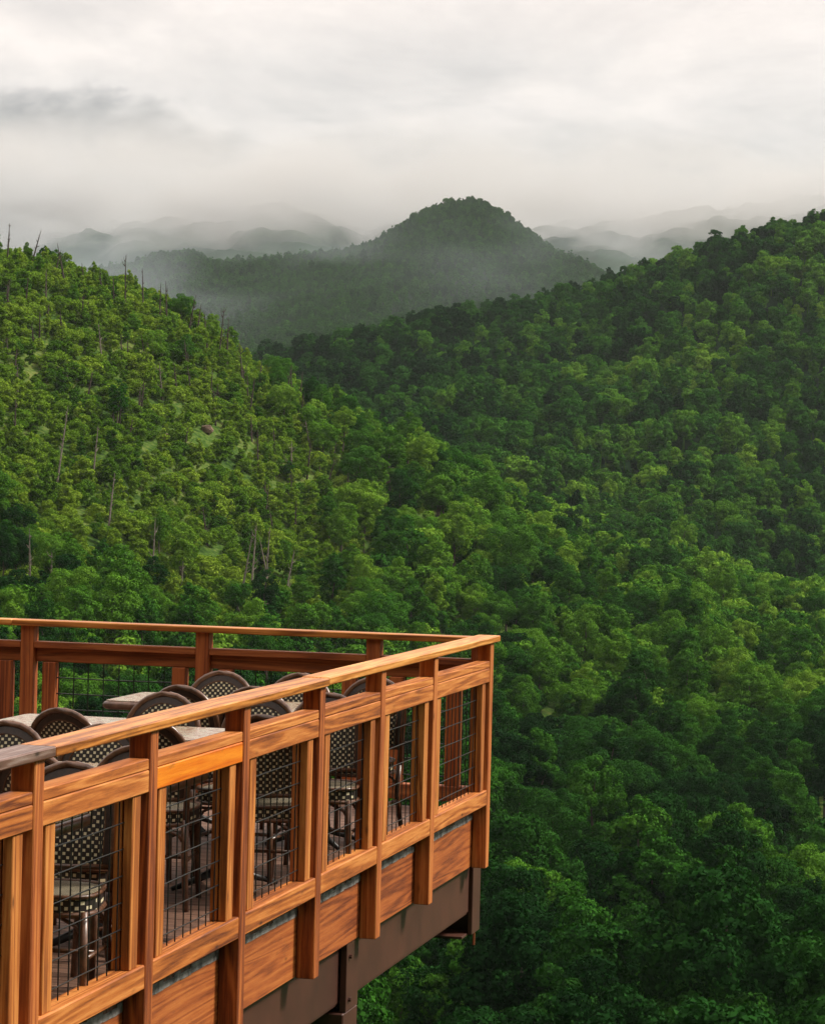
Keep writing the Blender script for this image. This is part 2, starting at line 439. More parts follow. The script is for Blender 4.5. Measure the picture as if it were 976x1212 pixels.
# s, n of the chair back; facing: 'F' towards the camera (-s), 'B' away (+s)
CH = [(-5.02, 1.17, 'F', 6, 'leftmost chair, cream checked back facing us above the cap rail'),
      (-4.26, 1.20, 'B', -10, 'chair turned away with dark band, just right of the leftmost chair'),
      (-4.95, .74, 'F', 0, 'chair whose checked back shows under the cap rail left of the second full post'),
      (-6.13, .62, 'B', -12, 'chair turned away, seen just right of the nearest full post'),
      (-6.50, .31, 'F', 5, 'nearest chair, its woven seat in view behind the first complete mesh panel'),
      (-5.80, .30, 'F', -20, 'chair with only its dark arch showing left of the second full post'),
      (-3.12, 1.07, 'F', 0, 'cream checked chair facing us before the back table with the brown corner'),
      (-2.62, 1.15, 'B', -8, 'dark chair turned away, between the topmost chair and the checked one before it'),
      (-1.52, 1.27, 'F', 4, 'topmost checked chair back in front of the second back railing post'),
      (-2.50, .78, 'B', 4, 'dark chair turned away, right of the topmost checked back'),
      (-4.50, .70, 'B', 10, 'chair turned away under the cap rail, right of the second full post'),
      (-3.02, .58, 'F', 0, 'chair with cream checks either side of the third full post'),
      (-4.12, .26, 'B', 12, 'chair beside the railing with its low dark arch split by the third full post'),
      (-1.42, .83, 'F', 0, 'chair with thin brown arch against green trees, left of the grey cap rail joint'),
      (-2.72, .31, 'F', 6, 'chair behind the fourth mesh panel, arch just above the shelf rail'),
      (-1.46, .38, 'F', -6, 'rightmost chair, arch and cream checks right of the grey cap rail joint')]
for i, (s, n, fc, ang, lab) in enumerate(CH):
    t = c1 if i == 0 else copy_tree(c1)
    # chair local back is at +y; facing camera means back towards +s
    rz = RZ_F-PI/2 if fc == 'F' else RZ_F+PI/2
    rz += math.radians(ang)
    off = Matrix.Rotation(rz, 3, 'Z') @ Vector((0, .285, 0))
    p = W(s, n)-off
    t.location = p; t.rotation_euler = (0, 0, rz)
    tag(t, lab, 'chair', 'brown and cream woven bistro chairs on the deck')

# ------------------------------------------------------------------ terrain
KX = np.array([-1500, -300, 0, 200, 300, 400, 550, 700, 850, 976, 1300, 2600], float)
A_OF = lambda x: (x-488)/F
def hy(x): return 570.5+.0254*(x-488)
KD = np.array([6, 14, 25, 60, 100, 150, 220, 300, 400, 500, 600, 700, 780, 880, 1000, 1150, 1400, 1700, 2000, 2400, 2800, 3300, 3900, 4600, 5600, 7000, 9000], float)
# canopy height in photo pixels per column (x) and distance
def colmn(*v): return v
T = {
-300: [None, None, None, None, None, 1550, 1150, 900, 720, 540, 370, 215, 190, 250, 420, 500, 520, 540],
0:    [None]*5+[1600, 1205, 965, 775, 608, 436, 278, 284, 400, 520, 540, 520, 540],
200:  [None]*5+[1600, 1230, 1005, 825, 664, 506, 368, 364, 450, 540, 520, 465, 520],
300:  [None]*5+[1600, 1240, 1020, 845, 696, 556, 428, 420, 480, 530, 480, 425, 500],
400:  [None]*5+[1600, 1250, 1040, 868, 726, 604, 482, 470, 515, 515, 450, 402, 480],
550:  [None]*5+[1600, 1260, 1075, 905, 775, 660, 566, 552, 565, 530, 446, 362, 450],
700:  [None]*5+[1600, 1270, 1105, 945, 822, 722, 660, 640, 640, 590, 480, 325, 420],
850:  [None]*5+[1600, 1270, 1120, 975, 858, 768, 706, 684, 676, 610, 490, 290, 400],
976:  [None]*5+[1600, 1270, 1130, 995, 885, 798, 734, 712, 700, 610, 480, 265, 380],
1300: [None]*5+[1600, 1270, 1140, 1010, 905, 820, 760, 735, 700, 590, 420, 140, 280],
}
T[-1500] = T[-300]; T[2600] = T[1300]
# beyond 1700 m: interpolated silhouettes
def interp(xs, pts):
    pts = sorted(pts); return np.interp(xs, [p[0] for p in pts], [p[1] for p in pts])
RIDGE33 = [(-1500, 380), (-100, 350), (60, 322), (110, 312), (150, 306), (180, 297), (215, 293), (250, 303), (290, 301), (340, 298), (400, 291), (430, 283), (452, 268), (478, 249), (505, 235), (530, 228), (548, 225), (566, 229), (590, 242), (620, 262), (650, 284), (685, 300), (740, 330), (820, 350), (976, 340), (1300, 300), (2600, 300)]
RIDGE56 = [(-1500, 300), (-100, 282), (0, 280), (60, 266), (110, 268), (150, 258), (210, 255), (245, 258), (300, 240), (345, 243), (390, 258), (430, 272), (455, 262), (520, 262), (600, 272), (650, 262), (700, 256), (740, 260), (790, 252), (830, 246), (880, 240), (976, 232), (1300, 225), (2600, 225)]
RIDGE90 = [(-1500, 270), (0, 275), (200, 266), (300, 258), (420, 266), (560, 260), (650, 262), (760, 256), (880, 250), (976, 246), (1300, 240), (2600, 240)]
HT = 12.5
def elevgrid(xs):
    G = np.zeros((len(KD), len(xs)))
    for i, d in enumerate(KD):
        if d < 140:
            zg = {6: -7.5, 14: -8.5, 25: -11, 60: -24, 100: -38}[int(d)]
            G[i] = zg-CZ; continue
        if d <= 1700:
            y = np.interp(xs, KX, [T[int(k)][i] for k in KX])
            ht = HT*np.ones(len(xs))
            if 450 <= d <= 800: ht = HT-6*np.clip((420-xs)/300, 0, 1)*np.clip((d-450)/150, 0, 1)
        else:
            r33 = interp(xs, RIDGE33); r56 = interp(xs, RIDGE56); r90 = interp(xs, RIDGE90)
            yv = np.interp(xs, [-1500, 200, 400, 560, 700, 976, 2600], [520, 470, 420, 420, 420, 430, 430])
            if d == 2000: y = yv+20
            elif d == 2400: y = yv-40
            elif d == 2800: y = (yv-40)*.45+r33*.55+4
            elif d == 3300: y = r33+11
            elif d == 3900: y = r33+50
            elif d == 4600: y = r33*.2+r56*.8+50
            elif d == 5600: y = r56
            elif d == 7000: y = r56+25
            else: y = r90
            ht = 9.
        G[i] = (hy(xs)-y)/F*d-ht
    return G
XS = np.concatenate([np.linspace(-1500, -320, 20), np.linspace(-300, 1300, 330), np.linspace(1320, 2600, 20)])
EG = elevgrid(XS)
lk = np.log(KD)
def pchip_rows(G, dn):
    """monotone-ish cubic along log distance"""
    ln = np.log(dn); h = np.diff(lk)[:, None]; dl = np.diff(G, axis=0)/h
    m = np.zeros_like(G)
    a = dl[:-1]; b_ = dl[1:]
    same = a*b_ > 0
    m[1:-1] = np.where(same, 2*a*b_/np.where(np.abs(a+b_) < 1e-9, 1e-9, a+b_), 0)
    m[0] = dl[0]; m[-1] = dl[-1]
    i = np.clip(np.searchsorted(lk, ln)-1, 0, len(lk)-2)
    t = ((ln-lk[i])/(lk[i+1]-lk[i])); hh = (lk[i+1]-lk[i])
    return i, t, hh, m
def hnoise(X, Y, sc_, seed):
    r = np.random.default_rng(seed); out = 0; amp = 1; 
    for o in range(4):
        for k in range(3):
            a = r.uniform(0, 2*PI); ph = r.uniform(0, 2*PI)
            out = out+amp*np.sin((X*math.cos(a)+Y*math.sin(a))/sc_*2*PI*(2**o)*r.uniform(.8, 1.25)+ph)/3
        amp *= .5
    return out
def relief(X, D):
    Y = D; 
    w = np.clip((D-180)/200, 0, 1)*np.clip((1650-D)/700, .25, 1)
    n = hnoise(X, Y, 190., 3)*4.2*w
    far = np.clip((D-1700)/600, 0, 1)
    n += far*(hnoise(X, Y, 500., 5)*6+hnoise(X, Y*.5, 170., 15)*2)
    vf = np.clip((D-4200)/600, 0, 1); n += vf*(hnoise(X, Y, 260., 21)*13+hnoise(X, Y, 60., 22)*5)
    # spur ribs running down the right slope
    rr = np.clip((D-850)/250, 0, 1)*np.clip((1500-D)/250, 0, 1)*np.clip((X/D*F+488-420)/200, 0, 1)
    n += rr*15*np.sin((X*.75-(D-1100)*.42)/46)
    return n
def ground(X, D):
    """terrain height for arrays X (right) and D (=Y distance)"""
    X = np.asarray(X, float); D = np.asarray(D, float)
    xs = X/np.maximum(D, 1)*F+488
    i, t, hh, m = pchip_rows(EG, np.clip(D, 6, 9000))
    jf = np.interp(xs, XS, np.arange(len(XS))); j = np.clip(jf.astype(int), 0, len(XS)-2); fj = jf-j
    def at(jj):
        y0 = EG[i, jj]; y1 = EG[i+1, jj]; m0 = m[i, jj]*hh; m1 = m[i+1, jj]*hh
        return (2*t**3-3*t*t+1)*y0+(t**3-2*t*t+t)*m0+(-2*t**3+3*t*t)*y1+(t**3-t*t)*m1
    z = at(j)*(1-fj)+at(j+1)*fj
    return z+CZ+relief(X, D)

def grid_mesh(name, mat, P, nr, nc):
    me = bpy.data.meshes.new(name)
    me.vertices.add(nr*nc); me.vertices.foreach_set('co', P.reshape(-1))
    a = np.arange((nr-1)*(nc-1)); r_ = a//(nc-1); c_ = a % (nc-1); q = r_*nc+c_
    f = np.stack([q, q+1, q+nc+1, q+nc], 1).astype(np.int32)
    me.loops.add(f.size); me.polygons.add(len(f)); me.loops.foreach_set('vertex_index', f.reshape(-1))
    me.polygons.foreach_set('loop_start', np.arange(0, f.size, 4)); me.polygons.foreach_set('loop_total', np.full(len(f), 4))
    me.polygons.foreach_set('use_smooth', np.ones(len(f), bool)); me.update(); me.validate()
    me.materials.append(mat); o = bpy.data.objects.new(name, me); col.objects.link(o); return o

def ground_mat():
    m, nt, o = newmat('forest_floor')
    g = N(nt, 'ShaderNodeNewGeometry')
    n = N(nt, 'ShaderNodeTexNoise', Scale=.05, Detail=8., Roughness=.7); L(nt, g.outputs['Position'], n.inputs['Vector'])
    n2 = N(nt, 'ShaderNodeTexNoise', Scale=.9, Detail=4.); L(nt, g.outputs['Position'], n2.inputs['Vector'])
    f = math_(nt, 'ADD', math_(nt, 'MULTIPLY', n.outputs['Fac'], .6), math_(nt, 'MULTIPLY', n2.outputs['Fac'], .4))
    c = ramp(nt, f, [(.35, (.006, .016, .007)), (.52, (.012, .032, .012)), (.68, (.028, .055, .016))])
    ps = N(nt, 'ShaderNodeSeparateXYZ'); L(nt, g.outputs['Position'], ps.inputs[0])
    nearf = math_(nt, 'DIVIDE', math_(nt, 'SUBTRACT', 1000., ps.outputs['Y']), 200., clamp=True)
    nearf = math_(nt, 'MULTIPLY', nearf, math_(nt, 'DIVIDE', math_(nt, 'SUBTRACT', ps.outputs['Y'], 320.), 120., clamp=True))
    c = mix(nt, nearf, c, ramp(nt, f, [(.38, (.015, .035, .010)), (.50, (.05, .095, .018)), (.60, (.12, .15, .04)), (.70, (.15, .11, .06))]))
    b = N(nt, 'ShaderNodeBsdfDiffuse'); L(nt, c, b.inputs['Color']); L(nt, b.outputs[0], o.inputs['Surface']); return m
GM = ground_mat()
dr = np.concatenate([np.array([1.5, 3, 6, 10, 14, 20, 30, 45, 60, 80, 100, 125]), np.geomspace(150, 9000, 300)])
xr = XS
PX = (xr[None, :]-488)/F*dr[:, None]; PY = np.repeat(dr[:, None], len(xr), 1)
PZ = ground(PX, PY)
# wide skirt so the sheet goes all round the viewer: extra columns fan out to the sides and behind
fan = []
for a in np.radians(np.linspace(36, 180, 40)): fan.append(a)
P_ = np.zeros((len(dr), len(xr)+80, 3))
P_[:, 40:40+len(xr), 0] = PX; P_[:, 40:40+len(xr), 1] = PY; P_[:, 40:40+len(xr), 2] = PZ
zl = PZ[:, 0]; zr = PZ[:, -1]
sky_block_hill = lambda d: -8+np.minimum(np.maximum(d-9, 0)*.85, 330)  # unseen rise round the back, shaped to block sky light behind the viewer
def hw(w, a0): t = min(max((w-a0)/.35, 0), 1); return t*t*(3-2*t)
for k, a in enumerate(fan):
    w = k/39.
    P_[:, 40+len(xr)+k] = np.stack([np.sin(a)*dr*1.15, np.cos(a)*dr*1.15, zr*(1-hw(w, .25))+sky_block_hill(dr)*hw(w, .25)], 1)
    P_[:, 39-k] = np.stack([-np.sin(a)*dr*1.15, np.cos(a)*dr*1.15, zl*(1-hw(w, .0))+sky_block_hill(dr)*hw(w, .0)], 1)
terr = grid_mesh('terrain', GM, P_, len(dr), len(xr)+80)
tag(terr, kind='structure', label='wooded mountain terrain falling into a valley and rising to misty ridges')

# ------------------------------------------------------------------ foliage materials
def leaf_mat(name, stops, trans=.25):
    m, nt, o = newmat(name)
    at = N(nt, 'ShaderNodeAttribute'); at.attribute_type = 'INSTANCER'; at.attribute_name = 'tint'
    g = N(nt, 'ShaderNodeNewGeometry')
    tc = N(nt, 'ShaderNodeTexCoord')
    n = N(nt, 'ShaderNodeTexNoise', Scale=.55, Detail=4., Roughness=.6); L(nt, tc.outputs['Object'], n.inputs['Vector'])
    f = math_(nt, 'ADD', math_(nt, 'MULTIPLY', at.outputs['Fac'], .78), math_(nt, 'MULTIPLY', math_(nt, 'SUBTRACT', n.outputs['Fac'], .5), .34))
    f = math_(nt, 'ADD', f, .08)
    c = ramp(nt, f, stops)
    ri = math_(nt, 'ADD', .72, math_(nt, 'MULTIPLY', g.outputs['Random Per Island'], .56))
    c = mix(nt, 1., c, ri, 'MULTIPLY')
    d = N(nt, 'ShaderNodeBsdfDiffuse'); t = N(nt, 'ShaderNodeBsdfTranslucent'); L(nt, c, d.inputs[0])
    L(nt, mix(nt, 1., c, (1., 1.15, .45), 'MULTIPLY'), t.inputs[0])
    mx = N(nt, 'ShaderNodeMixShader', Fac=trans*.6); L(nt, d.outputs[0], mx.inputs[1]); L(nt, t.outputs[0], mx.inputs[2])
    L(nt, mx.outputs[0], o.inputs['Surface']); return m
LEAF = leaf_mat('leaves', [(.0, (.005, .021, .006)), (.25, (.013, .052, .010)), (.5, (.034, .118, .013)), (.75, (.092, .215, .020)), (1., (.21, .34, .035))])
BARK = simple('bark', (.10, .075, .055), .9, 0, .35, 3., .5)
SNAG = simple('weathered_dead_wood', (.05, .032, .026), .9, 0, .4, 2.)
PALE = simple('pale_dead_wood', (.15, .125, .10), .9, 0, .3, 2.)

def leafmesh(name, C, Nn, size, mat, jit=.6, seed=0):
    r = np.random.default_rng(seed); n = len(C)
    Nn = Nn+r.normal(0, jit, (n, 3)); Nn /= np.linalg.norm(Nn, axis=1)[:, None]
    up = r.normal(0, 1, (n, 3)); U = np.cross(Nn, up); U /= np.linalg.norm(U, axis=1)[:, None]; V = np.cross(Nn, U)
    s = size*r.uniform(.6, 1.35, (n, 1))
    bend = Nn*s*.25
    P = np.stack([C-U*s*.5-bend*.5, C-V*s*.36+bend*.4, C+U*s*.5-bend*.5, C+V*s*.36+bend*.4], 1).reshape(-1, 3)
    me = bpy.data.meshes.new(name); me.vertices.add(4*n); me.vertices.foreach_set('co', P.reshape(-1))
    me.loops.add(4*n); me.polygons.add(n); me.loops.foreach_set('vertex_index', np.arange(4*n))
    me.polygons.foreach_set('loop_start', np.arange(0, 4*n, 4)); me.polygons.foreach_set('loop_total', np.full(n, 4))
    me.update(); me.materials.append(mat); return me
def crown_points(seed, n, R=4., z0=4.2, z1=13., form='round'):
    r = np.random.default_rng(seed)
    cz = (z0+z1)/2; hz = (z1-z0)/2
    nl = 15 if form == 'round' else 22
    Ls = []
    for k in range(nl):
        a = r.uniform(0, 2*PI); q = r.uniform(-.9, .85)
        if form == 'conic': w = .62*(1-(q+1)/2)**.8+.05
        elif form == 'tall': w = .55*math.sqrt(max(0, 1-q*q))+.08
        else: w = .68*math.sqrt(max(0, 1-q*q*.85))*r.uniform(.45, 1)
        rad = R*r.uniform(.30, .46)*(1 if form != 'conic' else .75)
        Ls.append((R*w*math.cos(a), R*w*math.sin(a), cz+hz*q*.78, rad))
    if form == 'round': Ls.append((0, 0, cz+hz*.55, R*.42)); Ls.append((0, 0, cz, R*.62))
    else: Ls.append((0, 0, z1-R*.3, R*.3)); Ls.append((0, 0, cz, R*.42))
    Ls = np.array(Ls); m = int(n*2.2)
    w = Ls[:, 3]**2; k = r.choice(len(Ls), m, p=w/w.sum())
    d = r.normal(0, 1, (m, 3)); d[:, 2] += .35; d /= np.linalg.norm(d, axis=1)[:, None]
    # leaves gather in tufts on the outside of every lobe
    T = 13; td = r.normal(0, 1, (len(Ls), T, 3)); td[..., 2] += .45; td /= np.linalg.norm(td, axis=2)[..., None]
    ti = r.integers(0, T, m); tv = td[k, ti]; fill = r.uniform(0, 1, m) < .16
    rl = Ls[k, 3:4]; tr = rl*r.uniform(.26, .46, (len(Ls), T))[k, ti][:, None]
    dd = r.normal(0, 1, (m, 3))+tv*.7; dd[:, 2] += .3; dd /= np.linalg.norm(dd, axis=1)[:, None]
    sq = np.array([1, 1, .85])
    C = Ls[k, :3]+tv*rl*.72*sq+dd*tr*(r.uniform(.5, 1, (m, 1))**.4)*sq
    C[fill] = (Ls[k, :3]+d*rl*.6)[fill]
    C += r.normal(0, .05, (m, 3)); dn_ = dd*.8+tv*.4+np.array([0, 0, .1]); d = np.where(fill[:, None], d, dn_); d /= np.linalg.norm(d, axis=1)[:, None]
    # drop most points deep inside other lobes
    D = np.linalg.norm((C[:, None]-Ls[None, :, :3])/Ls[None, :, 3:4], axis=2)
    D[np.arange(m), k] = 9
    ins = D.min(1); keep = (ins > .75) | (r.uniform(0, 1, m) < .12)
    C = C[keep]; d = d[keep]
    return C[:n], d[:n], Ls
def trunk_mb(Ls, H, r0=.22, seed=0, limbs=5):
    r = random.Random(seed); m = MB()
    bend = [(r.uniform(-.15, .15)*k, r.uniform(-.15, .15)*k) for k in range(5)]
    ax = [(bend[k][0], bend[k][1], H*k/4) for k in range(5)]
    m.tube(ax, [r0, r0*.85, r0*.68, r0*.45, r0*.2], 7)
    order = sorted(range(len(Ls)), key=lambda i: Ls[i][2])
    for i in order[:limbs]:
        q = Ls[i]; zb = min(q[2]-.8, H*.6); zb = max(zb, 2.0); t = zb/H*4; k = int(t)
        bx = ax[k][0]; by = ax[k][1]
        m.tube([(bx, by, zb), ((bx+q[0])/2, (by+q[1])/2, zb+(q[2]-zb)*.35), (q[0], q[1], q[2])], [r0*.4, r0*.3, r0*.12], 5)
    return m
PROT = []
for i, (form, R, z0, z1) in enumerate([('round', 4.2, 4.0, 12.5), ('round', 3.8, 4.6, 13.5), ('tall', 3.3, 3.4, 13.6), ('round', 4.6, 4.2, 12.0), ('tall', 3.0, 4.4, 14.5), ('conic', 3.0, 2.2, 14.0), ('round', 5.2, 4.6, 11.6), ('tall', 2.6, 3.0, 12.2), ('round', 3.4, 5.6, 12.0)]):
    C, d, Ls = crown_points(20+i, 14000, R, z0, z1, form)
    hi = leafmesh('crown', C, d, .23, LEAF, .42, i)
    C, d, _ = crown_points(20+i, 2600, R, z0, z1, form)
    mid = leafmesh('crown_mid', C, d, .60, LEAF, .34, i)
    C, d, _ = crown_points(20+i, 520, R, z0, z1, form)
    lo = leafmesh('crown_low', C, d, 1.35, LEAF, .4, i)
    tm = trunk_mb(Ls, z1*.8, .21, i)
    me = bpy.data.meshes.new('trunk'); me.from_pydata(tm.v, [], tm.f); me.materials.append(BARK)
    PROT.append(dict(hi=hi, mid=mid, lo=lo, trunk=me, R=R, H=z1, zc=(z0+z1)/2, hz=(z1-z0)/2, form=form))
# low brush clump for the burnt left slope
BRUSHLEAF = leaf_mat('brush_leaves', [(.0, (.016, .050, .008)), (.3, (.045, .120, .013)), (.55, (.100, .205, .018)), (.8, (.18, .29, .028)), (1., (.27, .36, .04))])
BRUSH = []
for k, (R0, zt, fm) in enumerate(((2.3, 3.6, 'round'), (1.7, 5.2, 'tall'), (2.8, 2.6, 'round'), (1.3, 6.4, 'tall'))):
    C, d, _ = crown_points(77+k, 3800, R0, .2, zt, fm); BRUSH.append(leafmesh('brush', C, d, .25, BRUSHLEAF, .55, 77+k))

# ------------------------------------------------------------------ scatter
def scatter(d0, d1, step, x0=-70, x1=1050, seed=1, jit=.42):
    r = np.random.default_rng(seed)
    ys = np.arange(d0, d1, step); out = []
    for k, y in enumerate(ys):
        xa, xb = (x0-488)/F*y, (x1-488)/F*y
        xs = np.arange(xa, xb, step)+(step/2 if k % 2 else 0)
        out.append(np.stack([xs, np.full(len(xs), y)], 1))
    P = np.concatenate(out); P += r.uniform(-jit, jit, P.shape)*step
    return P
def px_of(P): return P[:, 0]/P[:, 1]*F+488
# mask of hidden terrain: running maximum elevation per column
DM = np.geomspace(60, 9000, 500); XM = np.linspace(-80, 1056, 143)
GG = ground((XM[None, :]-488)/F*DM[:, None], np.repeat(DM[:, None], len(XM), 1))
HH = np.where(DM[:, None] < 1700, 9., 6.)
ELV = (GG+HH*.6-CZ)/DM[:, None]; RUN = np.maximum.accumulate(ELV, axis=0)
def hidden(P, top):
    xi = np.clip(np.round((px_of(P)-XM[0])/(XM[1]-XM[0])).astype(int), 0, len(XM)-1)
    di = np.clip(np.searchsorted(DM, P[:, 1]*.97)-1, 0, len(DM)-1)
    return (top-CZ)/P[:, 1] < RUN[di, xi]-.0015
def ground_hit(x, y):
    ax, el = azel(x, y); D = np.geomspace(180, 1700, 900); Z = ground(ax*D, D); h = np.where((Z-CZ)/D > el)[0]
    if len(h) == 0:
        k = np.argmax((Z[:800]-CZ)/D[:800]); return ax*D[k], D[k], Z[k]
    return ax*D[h[0]], D[h[0]], Z[h[0]]
ROCKS = {q: ground_hit(*q) for q in ((428, 551), (245, 512), (196, 521))}
def clear_rocks(P):
    k = np.ones(len(P), bool)
    for X, D, Z in ROCKS.values(): k &= ~((np.abs(P[:, 0]-X) < 2.4) & (P[:, 1] > D-15) & (P[:, 1] < D+2))
    return P[k]
near = clear_rocks(scatter(172, 860, 6.7, seed=2))
px = px_of(near); dn = near[:, 1]
leftness = np.clip((500-px)/220, 0, 1)*np.clip((dn-440)/110, 0, 1)      # 1 on the burnt upper left slope
keep = rng.uniform(0, 1, len(near)) > leftness*.955
keep &= ~((dn < 360) & (rng.uniform(0, 1, len(near)) < .30))
near = near[keep]; lf = leftness[keep]
mid_ = scatter(862, 1560, 7.4, seed=3, x0=150); 
brush = clear_rocks(scatter(435, 860, 3.3, x1=640, seed=4)); pb = px_of(brush)
bl = np.clip((600-pb)/240, 0, 1)*np.clip((brush[:, 1]-430)/110, 0, 1)
brush = brush[rng.uniform(0, 1, len(brush)) < bl*1.1]
far = scatter(1900, 3500, 8.2, seed=5)

def build_pts(P, smin, smax, seed, dark=0., lfv=None):
    r = np.random.default_rng(seed); n = len(P)
    z = ground(P[:, 0], P[:, 1]); s = r.uniform(smin, smax, n)
    base = hnoise(P[:, 0], P[:, 1], 120., 9)*.17; s = s*(1+.22*np.clip(r.normal(0, .6, n), -1, 1.4))
    tint = np.clip(r.normal(.46, .22, n)+base+dark, .02, .98)
    return z, s, tint
zN, sN, tN = build_pts(near, .62, 1.38, 6)
pxn = px_of(near)
# leaf tint by region: bright valley belt in the middle, olive-bright left slope, deeper green lower right
reg = .16*np.exp(-((dn[keep]-620)/130)**2)*np.clip((pxn-350)/150, 0, 1)+.20*lf-.16*np.clip((540-dn[keep])/110, 0, 1)*np.clip((pxn-480)/120, 0, 1)-.05*np.clip((420-dn[keep])/80, 0, 1)+.13*np.clip((dn[keep]-520)/90, 0, 1)
reg += .07*np.clip((300-pxn)/200, 0, 1)
tN = np.clip(tN+reg, .02, .98)
sN = sN*(1-.35*lf)*(1+.28*np.clip((380-dn[keep])/80, 0, 1))
kN = rng.choice(9, len(near), p=[.16, .14, .12, .14, .09, .05, .10, .10, .10])
zM, sM, tM = build_pts(mid_, .75, 1.4, 8, .06); pm_ = px_of(mid_)
tM = np.clip(tM-.04-.17*np.clip((640-pm_)/150, 0, 1)-.10*np.clip((mid_[:, 1]-1050)/150, 0, 1)+.16*np.clip(np.sin((mid_[:, 0]*.75-(mid_[:, 1]-1100)*.42)/46), 0, 1)*np.clip((pm_-620)/100, 0, 1), .02, .98)  # lit spur put into the leaf tint: brighter along the rib crests
kM = rng.choice(9, len(mid_), p=[.16, .15, .12, .14, .09, .04, .10, .10, .10])
rotN = rng.uniform(0, 2*PI, len(near))

# visible size of every near tree (painter's pass on a quarter-size picture)
BW, BH = 244, 303
idb = np.full((BH, BW), -1, int)
order = np.argsort(-near[:, 1])
R_ = np.array([p['R'] for p in PROT]); ZC = np.array([p['zc'] for p in PROT]); HZ = np.array([p['hz'] for p in PROT])
cx, cy = proj(near[:, 0], near[:, 1], zN+ZC[kN]*sN); rx = R_[kN]*sN*F/near[:, 1]*.95; ry = HZ[kN]*sN*F/near[:, 1]*.95
deckpoly = [(-5, 735), (590, 752), (582, 1025), (562, 1105), (526, 1103), (411, 1176), (414, 1215), (-5, 1215)]
for i in order:
    x0, x1 = int((cx[i]-rx[i])/4), int((cx[i]+rx[i])/4)+1; y0, y1 = int((cy[i]-ry[i])/4), int((cy[i]+ry[i])/4)+1
    x0, x1, y0, y1 = max(x0, 0), min(x1, BW), max(y0, 0), min(y1, BH)
    if x0 >= x1 or y0 >= y1: continue
    yy, xx = np.mgrid[y0:y1, x0:x1]
    mk = ((xx*4+2-cx[i])/rx[i])**2+((yy*4+2-cy[i])/ry[i])**2 < 1
    di = max(np.searchsorted(DM, near[i, 1]*.96)-1, 0)
    xi = np.clip(((xx*4+2-XM[0])/(XM[1]-XM[0])).astype(int), 0, len(XM)-1)
    el = (hy(xx*4+2)-(yy*4+2))/F
    mk &= el > RUN[di, xi]-.002
    idb[y0:y1, x0:x1][mk] = i
yy, xx = np.mgrid[0:BH, 0:BW]; X4 = xx*4+2; Y4 = yy*4+2
inside = np.zeros((BH, BW), bool); j = len(deckpoly)-1
for k in range(len(deckpoly)):
    (xa, ya), (xb, yb) = deckpoly[k], deckpoly[j]
    with np.errstate(divide='ignore', invalid='ignore'):
        c_ = ((ya > Y4) != (yb > Y4)) & (X4 < (xb-xa)*(Y4-ya)/(yb-ya+1e-12)+xa)
    inside ^= c_; j = k
idb[inside] = -1
cnt = np.bincount(idb[idb >= 0], minlength=len(near))
sel = np.argsort(-cnt)[:300]; sel = sel[cnt[sel] > 3]
sx_ = np.zeros(len(near)); sy_ = np.zeros(len(near))
np.add.at(sx_, idb[idb >= 0], X4[idb >= 0]); np.add.at(sy_, idb[idb >= 0], Y4[idb >= 0])
isind = np.zeros(len(near), bool); isind[sel] = True

def tintword(t):
    return 'dark green' if t < .30 else 'mid green' if t < .45 else 'fresh green' if t < .60 else 'light yellow-green'
FORMW = {'round': 'round-crowned', 'tall': 'tall-crowned', 'conic': 'pointed'}
used = set()
def where(px_, py_):
    return f'{px_/9.76:.0f} percent across and {py_/12.12:.0f} percent down the photo'
for i in sel:
    p = PROT[kN[i]]
    mx_, my_ = sx_[i]/cnt[i], sy_[i]/cnt[i]
    t = empty('broadleaf_tree' if p['form'] != 'conic' else 'conifer_tree', (near[i, 0], near[i, 1], zN[i]-.2), rotN[i])
    t.scale = (sN[i],)*3
    lab = f"{tintword(tN[i])} {FORMW[p['form']]} tree {where(mx_, my_)}"
    if lab in used:
        lab = f"{tintword(tN[i])} {FORMW[p['form']]} tree {mx_/9.76:.1f} percent across, {my_/12.12:.1f} percent down"
    used.add(lab)
    tag(t, lab, 'tree', 'trees covering the valley slopes')
    for nm, me in (('trunk', p['trunk']), ('crown', p['hi'])):
        o = bpy.data.objects.new(nm, me); col.objects.link(o); o.parent = t
        o['tint'] = float(tN[i])

